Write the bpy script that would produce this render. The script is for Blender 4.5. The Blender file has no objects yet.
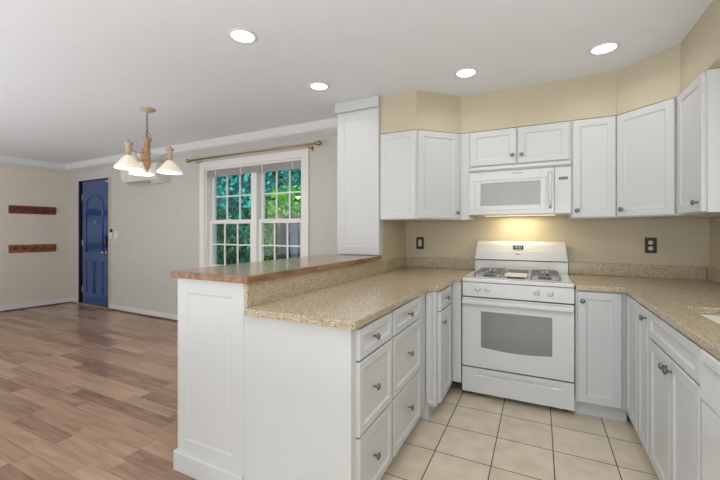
import bpy, bmesh, math, random
from mathutils import Vector, Matrix
random.seed(7)
sc = bpy.context.scene
C = sc.collection
PI = math.pi
R = math.radians

# ------------------------------------------------------------------ camera
cam_d = bpy.data.cameras.new('camera'); cam = bpy.data.objects.new('camera', cam_d); C.objects.link(cam)
cam.location = (0, 0, 1.278); cam.rotation_euler = (R(90), 0, R(26.44))
cam_d.sensor_width = 36; cam_d.lens = 361 / 720 * 36; cam_d.shift_y = -8.54 / 720
cam_d.clip_start = .02; cam_d.clip_end = 200
sc.camera = cam
# ------------------------------------------------------------------ view, world, sun, large lights
sc.view_settings.view_transform = 'Standard'; sc.view_settings.look = 'None'
sc.view_settings.exposure = 0.0; sc.view_settings.gamma = 1; sc.view_settings.use_curve_mapping = False
w = bpy.data.worlds.new('world'); sc.world = w; w.use_nodes = True
bg = w.node_tree.nodes['Background']; bg.inputs[0].default_value = (.62, .8, 1, 1); bg.inputs[1].default_value = 1.1

def light(name, kind, loc, rot, power, color=(1, 1, 1), size=None, size_y=None, parent=None, **kw):
    d = bpy.data.lights.new(name, kind); d.energy = power; d.color = color
    if kind == 'AREA':
        d.shape = 'RECTANGLE' if size_y else 'DISK'; d.size = size
        if size_y: d.size_y = size_y
    elif size is not None and kind != 'SUN': d.shadow_soft_size = size
    for k, v in kw.items(): setattr(d, k, v)
    o = bpy.data.objects.new(name, d); C.objects.link(o); o.location = loc; o.rotation_euler = rot
    if parent: o.parent = parent
    return o
light('sun', 'SUN', (0, -5, 12), (R(48), R(10), R(-12)), 5.0, (1, .95, .85), angle=R(1))
# fills and ceiling bounce lights added out of view, plus sink window daylight
light('rear_living_fill', 'AREA', (-4.6, -5.1, 1.35), (R(90), 0, 0), 42, (.90, .96, 1), 4.4, 2.0)  # added fill for the living room; the rear wall has no window
light('rear_kitchen_fill', 'AREA', (0, -5.1, 1.15), (R(90), 0, 0), 76, (.90, .96, 1), 2.2, 2.0)  # added fill behind the camera, aimed into the kitchen; no opening there
light('sink_window_daylight', 'AREA', (1.10, 1.45, 1.6), (0, R(90), 0), 5, (.9, .95, 1), 0.9, 1.1)
light('living_side_fill', 'AREA', (-8.0, -2.4, 1.4), (0, R(-90), 0), 30, (.92, .965, 1), 1.8, 2.2)  # added side fill by the left wall, no window behind it
light('ceiling_bounce', 'AREA', (-.5, -1.3, .6), (R(180), 0, 0), 60, (.89, .95, 1), 2.6, 2.4)
light('kitchen_overhead_fill', 'AREA', (-.15, .75, 2.44), (0, 0, 0), 15, (.92, .96, 1), .9, .5)  # unseen overhead fill, added to brighten the floor and lower cabinets
light('ceiling_bounce_living', 'AREA', (-5.0, -.6, .4), (R(180), 0, 0), 88, (.89, .95, 1), 4.5, 2.6)

# ------------------------------------------------------------------ materials
MATS = {}
def ramp(nt, stops):
    n = nt.nodes.new('ShaderNodeValToRGB')
    el = n.color_ramp.elements
    while len(el) < len(stops): el.new(.5)
    for e, (p, c) in zip(el, stops): e.position = p; e.color = (*c, 1)
    return n
def mat(name, col, rough=.5, metal=0, var=.03, scale=6, bump=0, bscale=80, emit=None, estr=0, coat=0, spec=None, trans=0):
    if name in MATS: return MATS[name]
    m = bpy.data.materials.new(name); m.use_nodes = True; nt = m.node_tree; b = nt.nodes['Principled BSDF']
    tc = nt.nodes.new('ShaderNodeTexCoord'); nz = nt.nodes.new('ShaderNodeTexNoise'); nz.inputs['Scale'].default_value = scale
    nt.links.new(tc.outputs['Object'], nz.inputs['Vector'])
    lo = [max(0, c * (1 - var)) for c in col]; hi = [min(1, c * (1 + var)) for c in col]
    r = ramp(nt, [(.3, lo), (.7, hi)]); nt.links.new(nz.outputs['Fac'], r.inputs[0]); nt.links.new(r.outputs[0], b.inputs['Base Color'])
    b.inputs['Roughness'].default_value = rough; b.inputs['Metallic'].default_value = metal
    if coat: b.inputs['Coat Weight'].default_value = coat
    if spec is not None: b.inputs['Specular IOR Level'].default_value = spec
    if trans: b.inputs['Transmission Weight'].default_value = trans
    if emit: b.inputs['Emission Color'].default_value = (*emit, 1); b.inputs['Emission Strength'].default_value = estr
    if bump:
        n2 = nt.nodes.new('ShaderNodeTexNoise'); n2.inputs['Scale'].default_value = bscale
        nt.links.new(tc.outputs['Object'], n2.inputs['Vector'])
        bm_ = nt.nodes.new('ShaderNodeBump'); bm_.inputs['Strength'].default_value = bump; bm_.inputs['Distance'].default_value = .002
        nt.links.new(n2.outputs['Fac'], bm_.inputs['Height']); nt.links.new(bm_.outputs[0], b.inputs['Normal'])
    MATS[name] = m
    return m
cab_white = mat('cabinet_white_paint', (.60, .61, .615), .38, var=.008)
enamel = mat('white_enamel', (.67, .675, .68), .18, var=.006)
enamel_mat = mat('white_plastic', (.66, .66, .66), .35, var=.01)
trim_white = mat('trim_white_paint', (.74, .745, .74), .42, var=.01)
ceil_mat = mat('ceiling_paint', (.80, .815, .85), .9, var=.01, bump=.1)
wall_k = mat('beige_wall_paint', (.55, .49, .365), .8, var=.015, bump=.1)
wall_l = mat('greige_wall_paint', (.575, .565, .525), .8, var=.015, bump=.1)
wall_t = mat('tan_wall_paint', (.72, .655, .57), .8, var=.015, bump=.1)
nickel = mat('brushed_nickel', (.22, .21, .20), .3, 1)
gap_dark = mat('dark_gap', (.03, .03, .03), .8)
black_pl = mat('black_plastic', (.015, .015, .017), .3)
bronze = mat('dark_bronze_plate', (.022, .013, .010), .35, var=.2)
ivory = mat('ivory_plastic', (.62, .53, .44), .4)
grate_m = mat('cast_iron_grey', (.20, .20, .20), .5, var=.15, scale=30)
oven_glass = mat('oven_window_glass', (.20, .205, .20), .12, var=.05, scale=5, spec=.8)
mw_glass = mat('microwave_window_mesh', (.38, .38, .375), .25, var=.03)
lip_grey = mat('vent_grey', (.5, .5, .5), .4)
brass = mat('antique_brass', (.42, .29, .13), .3, 1, var=.1)
blind_m = mat('blind_vinyl', (.50, .46, .46), .5, var=.02)
vinyl = mat('vinyl_window', (.80, .78, .77), .35, var=.01)
door_blue = mat('blue_gloss_paint', (.008, .068, .24), .16, var=.12, scale=2, coat=.5)
door_edge = mat('dark_navy_gap', (.008, .012, .03), .5)
sink_m = mat('sink_cream', (.80, .76, .66), .2, var=.01)
shade_m = mat('frosted_glass_shade', (.9, .84, .74), .3, var=.02, emit=(1, .82, .62), estr=.28)
lamp_wood = mat('carved_tan_wood', (.48, .29, .15), .5, var=.25, scale=40, bump=.3, bscale=60)
lamp_cap = mat('whitewashed_wood', (.55, .42, .30), .55, var=.25, scale=50)
chain_m = mat('aged_chain_metal', (.30, .25, .19), .35, 1)
rack_red = mat('red_brown_rack_wood', (.20, .035, .018), .35, var=.35, scale=15)
rack_or = mat('orange_brown_rack_wood', (.30, .10, .035), .35, var=.4, scale=15)
peg_m = mat('dark_peg_wood', (.10, .02, .012), .3, var=.2)
lens_m = mat('lit_lens', (1, 1, 1), .4, emit=(1, .98, .94), estr=6)
shoe_m = mat('shoe_molding_wood', (.20, .10, .055), .4, var=.2, scale=12)
thr_m = mat('threshold_brass_wood', (.42, .26, .09), .35, var=.2)
wood_seam = mat('raw_wood_edge', (.36, .24, .11), .6, var=.2)
ac_m = mat('air_conditioner_plastic', (.74, .72, .69), .3)
clock_m = mat('display_glass', (.03, .035, .03), .2)
digit_m = mat('display_digits', (.4, .45, .38), .4, emit=(.55, .6, .5), estr=.35)
grey_print = mat('grey_print', (.16, .16, .16), .5)
key_m = mat('faint_keypad_print', (.60, .60, .60), .4)
bark = mat('bark', (.10, .07, .05), .9, var=.4, scale=20)
grass_m = mat('grass_ground', (.06, .13, .03), .9, var=.5, scale=3)

def stone():
    m = bpy.data.materials.new('speckled_tan_quartz'); m.use_nodes = True; nt = m.node_tree; b = nt.nodes['Principled BSDF']
    tc = nt.nodes.new('ShaderNodeTexCoord')
    v = nt.nodes.new('ShaderNodeTexVoronoi'); v.inputs['Scale'].default_value = 290; nt.links.new(tc.outputs['Object'], v.inputs['Vector'])
    sep = nt.nodes.new('ShaderNodeSeparateColor'); nt.links.new(v.outputs['Color'], sep.inputs[0])
    r = ramp(nt, [(0, (.11, .07, .035)), (.12, (.29, .205, .12)), (.30, (.44, .35, .225)), (.7, (.50, .415, .285)), (.9, (.55, .48, .365)), (1, (.74, .70, .62))])
    nt.links.new(sep.outputs[0], r.inputs[0])
    n = nt.nodes.new('ShaderNodeTexNoise'); n.inputs['Scale'].default_value = 45; nt.links.new(tc.outputs['Object'], n.inputs['Vector'])
    mx = nt.nodes.new('ShaderNodeMix'); mx.data_type = 'RGBA'; mx.blend_type = 'MULTIPLY'; mx.inputs[0].default_value = .22
    r2 = ramp(nt, [(.35, (.72, .68, .62)), (.6, (1, 1, 1))]); nt.links.new(n.outputs['Fac'], r2.inputs[0])
    nt.links.new(r.outputs[0], mx.inputs[6]); nt.links.new(r2.outputs[0], mx.inputs[7]); nt.links.new(mx.outputs[2], b.inputs['Base Color'])
    b.inputs['Roughness'].default_value = .22
    return m
stone_m = stone()

def planks():
    m = bpy.data.materials.new('laminate_planks'); m.use_nodes = True; nt = m.node_tree; b = nt.nodes['Principled BSDF']
    N = nt.nodes.new; L = nt.links.new
    def mth(op, a, bb=None, c=None):
        n = N('ShaderNodeMath'); n.operation = op
        for i, x in enumerate((a, bb, c)):
            if x is None: continue
            if isinstance(x, (int, float)): n.inputs[i].default_value = x
            else: L(x, n.inputs[i])
        return n.outputs[0]
    tc = N('ShaderNodeTexCoord'); s = N('ShaderNodeSeparateXYZ'); L(tc.outputs['Object'], s.inputs[0])
    W, LN = .102, .55
    yr = mth('DIVIDE', s.outputs['Y'], W); row = mth('FLOOR', yr); fy = mth('FRACT', yr)
    wn = N('ShaderNodeTexWhiteNoise'); wn.noise_dimensions = '1D'; L(row, wn.inputs['W'])
    xr = mth('ADD', mth('DIVIDE', s.outputs['X'], LN), mth('MULTIPLY', wn.outputs['Value'], 7.3)); cx = mth('FLOOR', xr); fx = mth('FRACT', xr)
    cmb = N('ShaderNodeCombineXYZ'); L(cx, cmb.inputs[0]); L(row, cmb.inputs[1])
    w2 = N('ShaderNodeTexWhiteNoise'); w2.noise_dimensions = '3D'; L(cmb.outputs[0], w2.inputs['Vector'])
    # grain, offset per plank
    mp = N('ShaderNodeMapping'); mp.inputs['Scale'].default_value = (2.0, 17, 1); L(tc.outputs['Object'], mp.inputs['Vector'])
    va = N('ShaderNodeVectorMath'); va.operation = 'ADD'; L(mp.outputs[0], va.inputs[0]); L(w2.outputs['Color'], va.inputs[1])
    vs = N('ShaderNodeVectorMath'); vs.operation = 'SCALE'; L(w2.outputs['Color'], vs.inputs[0]); vs.inputs['Scale'].default_value = 40; L(vs.outputs[0], va.inputs[1])
    g = N('ShaderNodeTexNoise'); g.inputs['Scale'].default_value = 1.6; g.inputs['Detail'].default_value = 5; g.inputs['Distortion'].default_value = .6; L(va.outputs[0], g.inputs['Vector'])
    f = mth('ADD', mth('MULTIPLY', w2.outputs['Value'], .42), mth('MULTIPLY', g.outputs['Fac'], .68))
    r = ramp(nt, [(.18, (.17, .10, .072)), (.40, (.30, .185, .125)), (.62, (.42, .27, .18)), (.88, (.54, .37, .25))]); L(f, r.inputs[0])
    e = mth('MULTIPLY', mth('GREATER_THAN', fy, .012), mth('GREATER_THAN', fx, .003))
    mx = N('ShaderNodeMix'); mx.data_type = 'RGBA'; L(e, mx.inputs[0]); mx.inputs[6].default_value = (.14, .08, .055, 1); L(r.outputs[0], mx.inputs[7])
    L(mx.outputs[2], b.inputs['Base Color']); b.inputs['Roughness'].default_value = .22
    return m
def tiles():
    m = bpy.data.materials.new('beige_floor_tile'); m.use_nodes = True; nt = m.node_tree; b = nt.nodes['Principled BSDF']
    N = nt.nodes.new; L = nt.links.new
    tc = N('ShaderNodeTexCoord'); mp = N('ShaderNodeMapping'); L(tc.outputs['Object'], mp.inputs['Vector'])
    mp.inputs['Location'].default_value = (.545 + .308 * 10, -2.385 + .308 * 20, 0)
    br = N('ShaderNodeTexBrick'); L(mp.outputs[0], br.inputs['Vector']); br.offset = 0; br.squash = 1
    br.inputs['Scale'].default_value = 1; br.inputs['Brick Width'].default_value = .308; br.inputs['Row Height'].default_value = .308
    br.inputs['Mortar Size'].default_value = .0032; br.inputs['Mortar Smooth'].default_value = .1
    br.inputs['Color1'].default_value = (.73, .635, .51, 1); br.inputs['Color2'].default_value = (.79, .69, .56, 1); br.inputs['Mortar'].default_value = (.085, .06, .04, 1)
    n = N('ShaderNodeTexNoise'); n.inputs['Scale'].default_value = 9; n.inputs['Detail'].default_value = 6; L(tc.outputs['Object'], n.inputs['Vector'])
    r2 = ramp(nt, [(.3, (.84, .82, .78)), (.7, (1.0, 1.0, 1.0))]); L(n.outputs['Fac'], r2.inputs[0])
    mx = N('ShaderNodeMix'); mx.data_type = 'RGBA'; mx.blend_type = 'MULTIPLY'; mx.inputs[0].default_value = 1
    L(br.outputs['Color'], mx.inputs[6]); L(r2.outputs[0], mx.inputs[7]); L(mx.outputs[2], b.inputs['Base Color'])
    bm_ = N('ShaderNodeBump'); bm_.inputs['Strength'].default_value = .4; bm_.inputs['Distance'].default_value = .002; bm_.invert = True
    L(br.outputs['Fac'], bm_.inputs['Height']); L(bm_.outputs[0], b.inputs['Normal']); b.inputs['Roughness'].default_value = .35
    return m
def barwood(name, cols, rough):
    m = bpy.data.materials.new(name); m.use_nodes = True; nt = m.node_tree; b = nt.nodes['Principled BSDF']
    N = nt.nodes.new; L = nt.links.new
    tc = N('ShaderNodeTexCoord'); mp = N('ShaderNodeMapping'); mp.inputs['Scale'].default_value = (7, 1.2, 7); L(tc.outputs['Object'], mp.inputs['Vector'])
    n = N('ShaderNodeTexNoise'); n.inputs['Scale'].default_value = 2; n.inputs['Detail'].default_value = 6; n.inputs['Distortion'].default_value = 1.2; L(mp.outputs[0], n.inputs['Vector'])
    r = ramp(nt, [(.3, cols[0]), (.5, cols[1]), (.7, cols[2])]); L(n.outputs['Fac'], r.inputs[0]); L(r.outputs[0], b.inputs['Base Color'])
    b.inputs['Roughness'].default_value = rough; b.inputs['Coat Weight'].default_value = .6; b.inputs['Coat Roughness'].default_value = .12
    return m
plank_m = planks(); tile_m = tiles()
bar_m = barwood('varnished_bar_wood', [(.11, .055, .03), (.26, .13, .055), (.38, .21, .09)], .25)
def leafmat(name, a, b_, c):
    m = bpy.data.materials.new(name); m.use_nodes = True; nt = m.node_tree; b = nt.nodes['Principled BSDF']
    g = nt.nodes.new('ShaderNodeNewGeometry'); r = ramp(nt, [(0, a), (.5, b_), (1, c)]); nt.links.new(g.outputs['Random Per Island'], r.inputs[0])
    nt.links.new(r.outputs[0], b.inputs['Base Color']); b.inputs['Roughness'].default_value = .45
    t = nt.nodes.new('ShaderNodeBsdfTranslucent'); nt.links.new(r.outputs[0], t.inputs[0])
    mx = nt.nodes.new('ShaderNodeMixShader'); mx.inputs[0].default_value = .35
    out = nt.nodes['Material Output']; nt.links.new(b.outputs[0], mx.inputs[1]); nt.links.new(t.outputs[0], mx.inputs[2]); nt.links.new(mx.outputs[0], out.inputs[0])
    return m
leaf_teal = leafmat('blue_green_leaves', (.0, .15, .15), (.0, .36, .32), (.08, .68, .66))
leaf_green = leafmat('bright_green_leaves', (.01, .13, .01), (.07, .38, .02), (.34, .68, .05))
leaf_dark = leafmat('dark_green_leaves', (.0, .045, .02), (.01, .12, .05), (.05, .30, .12))
leaf_yellow = leafmat('yellow_blossom_leaves', (.45, .40, .03), (.75, .55, .12), (.85, .70, .35))
def fence_mat():
    return mat('blue_grey_fence_wood', (.06, .062, .095), .8, var=.35, scale=9)
def glass():
    m = bpy.data.materials.new('window_glass'); m.use_nodes = True; nt = m.node_tree; nt.nodes.remove(nt.nodes['Principled BSDF'])
    t = nt.nodes.new('ShaderNodeBsdfTransparent'); t.inputs[0].default_value = (.93, 1, .98, 1)
    g = nt.nodes.new('ShaderNodeBsdfGlossy'); g.inputs['Roughness'].default_value = .01
    lw = nt.nodes.new('ShaderNodeLayerWeight'); p_ = nt.nodes.new('ShaderNodeMath'); p_.operation = 'POWER'; p_.inputs[1].default_value = 5
    nt.links.new(lw.outputs['Facing'], p_.inputs[0]); f = nt.nodes.new('ShaderNodeMath'); f.operation = 'MULTIPLY_ADD'; f.inputs[1].default_value = .5; f.inputs[2].default_value = .025
    nt.links.new(p_.outputs[0], f.inputs[0])
    mx = nt.nodes.new('ShaderNodeMixShader'); nt.links.new(f.outputs[0], mx.inputs[0]); nt.links.new(t.outputs[0], mx.inputs[1]); nt.links.new(g.outputs[0], mx.inputs[2])
    nt.links.new(mx.outputs[0], nt.nodes['Material Output'].inputs[0])
    return m
glass_m = glass()

# ------------------------------------------------------------------ mesh helpers
class MB:
    def __init__(s): s.bm = bmesh.new()
    def _merge(s, b2, mtx=None):
        if mtx is not None: bmesh.ops.transform(b2, matrix=mtx, verts=b2.verts)
        me = bpy.data.meshes.new('t'); b2.to_mesh(me); b2.free(); s.bm.from_mesh(me); bpy.data.meshes.remove(me)
        return s
    def box(s, x0, x1, y0, y1, z0, z1, bev=0, seg=1, mtx=None):
        b = bmesh.new(); bmesh.ops.create_cube(b, size=1)
        for v in b.verts: v.co = Vector(((x0 + x1) / 2 + v.co.x * (x1 - x0), (y0 + y1) / 2 + v.co.y * (y1 - y0), (z0 + z1) / 2 + v.co.z * (z1 - z0)))
        if bev: bmesh.ops.bevel(b, geom=b.edges[:], offset=bev, segments=seg, affect='EDGES', profile=.5)
        return s._merge(b, mtx)
    def prism(s, pts, z0, z1, bev=0, seg=2, mtx=None):
        b = bmesh.new(); lo = [b.verts.new((x, y, z0)) for x, y in pts]; hi = [b.verts.new((x, y, z1)) for x, y in pts]
        n = len(pts); b.faces.new(lo[::-1]); t = b.faces.new(hi)
        for i in range(n): b.faces.new((lo[i], lo[(i + 1) % n], hi[(i + 1) % n], hi[i]))
        bmesh.ops.recalc_face_normals(b, faces=b.faces)
        if bev: bmesh.ops.bevel(b, geom=list(t.edges), offset=bev, segments=seg, affect='EDGES', profile=.5)
        return s._merge(b, mtx)
    def lathe(s, prof, mtx=None, seg=20):
        b = bmesh.new(); rings = []
        for r, z in prof:
            if r < 1e-5: rings.append([b.verts.new((0, 0, z))])
            else: rings.append([b.verts.new((r * math.cos(2 * PI * i / seg), r * math.sin(2 * PI * i / seg), z)) for i in range(seg)])
        for A, B in zip(rings, rings[1:]):
            for i in range(seg):
                j = (i + 1) % seg
                if len(A) == 1 and len(B) == 1: continue
                if len(A) == 1: b.faces.new((A[0], B[j], B[i]))
                elif len(B) == 1: b.faces.new((A[i], A[j], B[0]))
                else: b.faces.new((A[i], A[j], B[j], B[i]))
        bmesh.ops.recalc_face_normals(b, faces=b.faces)
        for f in b.faces: f.smooth = True
        return s._merge(b, mtx)
    def tube(s, pts, r, seg=10, closed=False):
        pts = [Vector(p) for p in pts]; b = bmesh.new(); rings = []; n = len(pts)
        up = None
        for i, p in enumerate(pts):
            if closed: d = pts[(i + 1) % n] - pts[i - 1]
            else: d = pts[min(i + 1, n - 1)] - pts[max(i - 1, 0)]
            d.normalize()
            if up is None: up = Vector((0, 0, 1)) if abs(d.z) < .9 else Vector((1, 0, 0))
            a = d.cross(up).normalized(); up = a.cross(d).normalized()
            rr = r[i] if isinstance(r, (list, tuple)) else r
            rings.append([b.verts.new(p + (a * math.cos(2 * PI * k / seg) + up * math.sin(2 * PI * k / seg)) * rr) for k in range(seg)])
        for i in range(n if closed else n - 1):
            A, B = rings[i], rings[(i + 1) % n]
            for k in range(seg): b.faces.new((A[k], A[(k + 1) % seg], B[(k + 1) % seg], B[k]))
        if not closed: b.faces.new(rings[0][::-1]); b.faces.new(rings[-1])
        bmesh.ops.recalc_face_normals(b, faces=b.faces)
        for f in b.faces: f.smooth = True
        return s._merge(b)
    def panel(s, x0, x1, z0, z1, t=.02, fw=.055, yb=0, rec=.008):
        """a framed door or drawer front, back at y=yb, face at y=yb-t"""
        b = bmesh.new(); yf = yb - t
        fwx = min(fw, (x1 - x0) * .28); fwz = min(fw, (z1 - z0) * .28)
        def ring(ix, iz, y): return [b.verts.new((a, y, c)) for a, c in ((x0 + ix, z0 + iz), (x1 - ix, z0 + iz), (x1 - ix, z1 - iz), (x0 + ix, z1 - iz))]
        rg = [ring(0, 0, yb), ring(0, 0, yf + .003), ring(.003, .003, yf), ring(fwx, fwz, yf), ring(fwx + .003, fwz + .003, yf + rec * .6), ring(fwx + .012, fwz + .012, yf + rec)]
        m = min(x1 - x0, z1 - z0)
        if m > .2: rg += [ring(fwx + .016, fwz + .016, yf + rec)]
        for A, B in zip(rg, rg[1:]):
            for i in range(4): b.faces.new((A[i], A[(i + 1) % 4], B[(i + 1) % 4], B[i]))
        b.faces.new(rg[0][::-1]); b.faces.new(rg[-1]); bmesh.ops.recalc_face_normals(b, faces=b.faces)
        return s._merge(b)
    def build(s, name, m, parent=None, loc=None, rotz=0, label=None, smooth=False):
        me = bpy.data.meshes.new(name); s.bm.to_mesh(me); s.bm.free(); me.materials.append(m)
        o = bpy.data.objects.new(name, me); C.objects.link(o)
        if parent: o.parent = parent
        if loc: o.location = loc
        if rotz: o.rotation_euler = (0, 0, rotz)
        if label: o['label'] = label
        return o
def tag(o, label=None, cat=None, group=None, kind=None):
    if label: o['label'] = label
    if cat: o['category'] = cat
    if group: o['group'] = group
    if kind: o['kind'] = kind
    return o
def thing(name, label, cat, loc, rotz=0, group=None, kind=None):
    o = bpy.data.objects.new(name, None); C.objects.link(o); o.location = loc; o.rotation_euler = (0, 0, rotz); o.empty_display_size = .1
    return tag(o, label, cat, group, kind)
def structure(o): o['kind'] = 'structure'; return o
def T(x, y, z): return Matrix.Translation((x, y, z))
def RX(a): return Matrix.Rotation(a, 4, 'X')
def RY(a): return Matrix.Rotation(a, 4, 'Y')
def RZ(a): return Matrix.Rotation(a, 4, 'Z')

# key planes
YB = 3.587           # kitchen back wall
XP = -1.25           # kitchen face of partition
XR = 1.14            # right wall
ZC = 2.46
ZU0, ZU1 = 1.38, 2.13
WA = math.atan2(-.14, 6.36)       # living room back wall runs slightly off square
def WY(x, out=0): return 3.52 - .022 * (x + 7.56) - out
LA = math.atan2(.10, .92)

# ------------------------------------------------------------------ structure
structure(MB().box(-8.9, -1.50, -5.4, 3.9, -.12, 0).build('floor', plank_m))
structure(MB().box(-1.50, 1.3, -5.4, 3.9, -.12, 0).build('floor', tile_m))
structure(MB().box(-8.9, 1.3, -5.4, 3.9, ZC, ZC + .2).build('ceiling', ceil_mat))
structure(MB().box(-1.62, 1.3, YB, 3.9, 0, ZC).build('wall_back', wall_k))
structure(MB().box(XR, 1.3, -5.2, YB, 0, ZC).build('wall_right', wall_k))
structure(MB().box(-8.9, 1.3, -5.4, -5.2, 0, ZC).build('wall_rear', wall_l))
# window wall (local x = distance along the wall from the corner, y=0 room face)
def wl(x): return (x + 7.56) / math.cos(WA)
WX0, WX1, WZ0, WZ1 = wl(-4.06), wl(-2.42), .74, 2.13
DX0, DX1, DZ1 = wl(-7.335), wl(-6.36), 2.17
b = MB()
b.box(-1, DX0, 0, .2, 0, ZC).box(DX0, DX1, 0, .2, DZ1, ZC).box(DX1, WX0, 0, .2, 0, ZC).box(WX0, WX1, 0, .2, 0, WZ0).box(WX0, WX1, 0, .2, WZ1, ZC).box(WX1, wl(-1.55), 0, .2, 0, ZC)
structure(b.build('wall_living_back', wall_l, loc=(-7.56, 3.52, 0), rotz=WA))
# left wall
b = MB(); b.prism([(-7.56, 3.525), (-8.5, -5.196), (-8.8, -5.196), (-8.8, 3.6), (-7.6, 3.6)], 0, ZC)
structure(b.build('wall_left', wall_t))
# dropped cove beam round the living room ceiling
def cove(pa, pb, nrm, name):
    """pa,pb: wall points; nrm: towards the room"""
    bm = bmesh.new(); prof = [(0, ZC), (.15, ZC), (.15, 2.375), (.135, 2.36), (0, 2.315)]
    A = [bm.verts.new((pa[0] + nrm[0] * d, pa[1] + nrm[1] * d, z)) for d, z in prof]
    B = [bm.verts.new((pb[0] + nrm[0] * d, pb[1] + nrm[1] * d, z)) for d, z in prof]
    n = len(prof); bm.faces.new(A); bm.faces.new(B[::-1])
    for i in range(n): bm.faces.new((A[i], A[(i + 1) % n], B[(i + 1) % n], B[i]))
    bmesh.ops.recalc_face_normals(bm, faces=bm.faces)
    m_ = MB(); m_.bm.free(); m_.bm = bm
    return structure(m_.build(name, trim_white))
cove((-7.70, WY(-7.70)), (-1.62, WY(-1.62)), (0, -1), 'trim_1')
cove((-7.56, 3.52), (-8.5, -5.19), (1, 0), 'trim_2')
# partition and column at the kitchen end of the bar
structure(MB().box(-1.64, XP, 2.975, YB, 0, ZC).build('wall_partition', wall_k))
col = structure(MB().box(-1.672, -1.2515, 2.897, 2.974, 1.068, ZC).build('wall_column', cab_white))
b = MB(); b.panel(-1.670, -1.254, 1.070, 2.355, .012, .075, 2.897, .004); b.build('column_panel', cab_white, col)
b = MB(); b.box(-1.690, -1.2512, 2.872, 2.911, 2.365, ZC - .001, .004).box(-1.690, -1.673, 2.911, 2.99, 2.365, ZC - .001, .002); b.build('column_crown', cab_white, col)
structure(MB().box(-1.668, -1.642, 2.976, 3.37, 0, ZC).build('trim_3', cab_white))
# half wall under the bar
hw = structure(MB().box(-1.748, -1.272, 1.318, 2.97, 0, 1.030).build('wall_peninsula', cab_white))
b = MB(); b.panel(-1.748, -1.272, .10, 1.030, .014, .075, 1.318, .004); b.build('end_panel', cab_white, hw)
b = MB(); b.box(-1.760, -1.270, 1.286, 1.317, 0, .105, .004); b.box(-1.760, -1.749, 1.317, 2.9, 0, .105, .002); b.build('baseboard_end', cab_white, hw)
# soffit over the wall cabinets
sof = [(XP, YB), (XP, 2.912), (-.9215, 2.912), (-.6175, 3.216), (.507, 3.216), (.793, 2.93), (.793, -5.19), (XR, -5.19), (XR, YB)]
structure(MB().prism(sof, ZU1 + .004, ZC).build('wall_soffit', wall_k))
# baseboards
b = MB(); b.box(0.02, DX0 - .02, -.014, 0, 0, .085, .003).box(DX1 + .03, wl(-1.68), -.014, 0, 0, .085, .003)
structure(b.build('baseboard_back', trim_white, loc=(-7.56, 3.52, 0), rotz=WA))
b = MB(); b.box(0.02, DX0 - .02, -.032, -.014, 0, .02, .004).box(DX1 + .03, wl(-1.68), -.032, -.014, 0, .02, .004)
structure(b.build('trim_4', shoe_m, loc=(-7.56, 3.52, 0), rotz=WA))
la = math.atan2(-.66, -6.12)   # along left wall, from corner toward rear
b = MB(); b.box(.01, 8.7, 0, .014, 0, .085, .003); structure(b.build('baseboard_left', trim_white, loc=(-7.56, 3.52, 0), rotz=math.atan2(-8.72, -.94)))
b = MB(); b.box(.03, 8.7, .014, .032, 0, .02, .004); structure(b.build('trim_5', shoe_m, loc=(-7.56, 3.52, 0), rotz=math.atan2(-8.72, -.94)))

# ------------------------------------------------------------------ window
win = structure(bpy.data.objects.new('window_1', None)); C.objects.link(win); win.location = (-7.56, 3.52, 0); win.rotation_euler = (0, 0, WA)
b = MB(); cw = .085
b.box(WX0 - cw, WX0 + .005, -.02, 0, WZ0 - .06, WZ1 + cw, .004).box(WX1 - .005, WX1 + cw, -.02, 0, WZ0 - .06, WZ1 + cw, .004).box(WX0, WX1, -.02, 0, WZ1 - .005, WZ1 + cw, .004)
b.build('window_casing', vinyl, win)
b = MB(); b.box(WX0 - cw - .02, WX1 + cw + .02, -.06, .02, WZ0 - .03, WZ0, .006); b.build('window_sill', vinyl, win)
b = MB()
b.box(WX0, WX0 + .03, 0, .15, WZ0, WZ1).box(WX1 - .03, WX1, 0, .15, WZ0, WZ1).box(WX0 + .03, WX1 - .03, 0, .15, WZ1 - .03, WZ1).box(WX0 + .03, WX1 - .03, 0, .15, WZ0, WZ0 + .03)
MXA, MXB = wl(-3.235), wl(-3.145); b.box(MXA, MXB, .015, .15, WZ0 + .03, WZ1 - .03)
b.build('window_frame', vinyl, win)
ZM = 1.41
def sash(name, x0, x1, z0, z1, y, bl, br, bt, bb):
    b = MB(); b.box(x0, x0 + bl, y, y + .035, z0, z1, .003).box(x1 - br, x1, y, y + .035, z0, z1, .003).box(x0 + bl, x1 - br, y, y + .035, z0, z0 + bb, .003).box(x0 + bl, x1 - br, y, y + .035, z1 - bt, z1, .003)
    s = b.build(name, vinyl, win)
    gx0, gx1, gz0, gz1 = x0 + bl, x1 - br, z0 + bb, z1 - bt
    b = MB(); t = .009
    for k in (1, 2):
        xx = gx0 + (gx1 - gx0) * k / 3; b.box(xx - t, xx + t, y + .008, y + .024, gz0, gz1)
    zz = (gz0 + gz1) / 2; b.box(gx0, gx1, y + .007, y + .023, zz - t, zz + t)
    b.build('muntins', vinyl, s)
    MB().box(gx0, gx1, y + .025, y + .028, gz0, gz1).build('pane', glass_m, s)
for (a, c) in ((WX0 + .03, MXA), (MXB, WX1 - .03)):
    sash('upper_sash', a, c, ZM - .02, WZ1 - .03, .085, .05, .04, .04, .045)
    sash('lower_sash', a, c, WZ0 + .03, ZM + .02, .045, .055, .045, .05, .06)
    b = MB(); b.box((a + c) / 2 - .03, (a + c) / 2 + .03, .03, .06, ZM + .021, ZM + .032, .003); b.build('sash_lock', vinyl, win)
bl = thing('window_blind', 'raised pale grey slatted blind stacked at the top of the living room window', 'blind', (-7.56 + WX0 * math.cos(WA), WY(-4.06) , 2.03), WA)
L_ = WX1 - WX0
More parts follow.
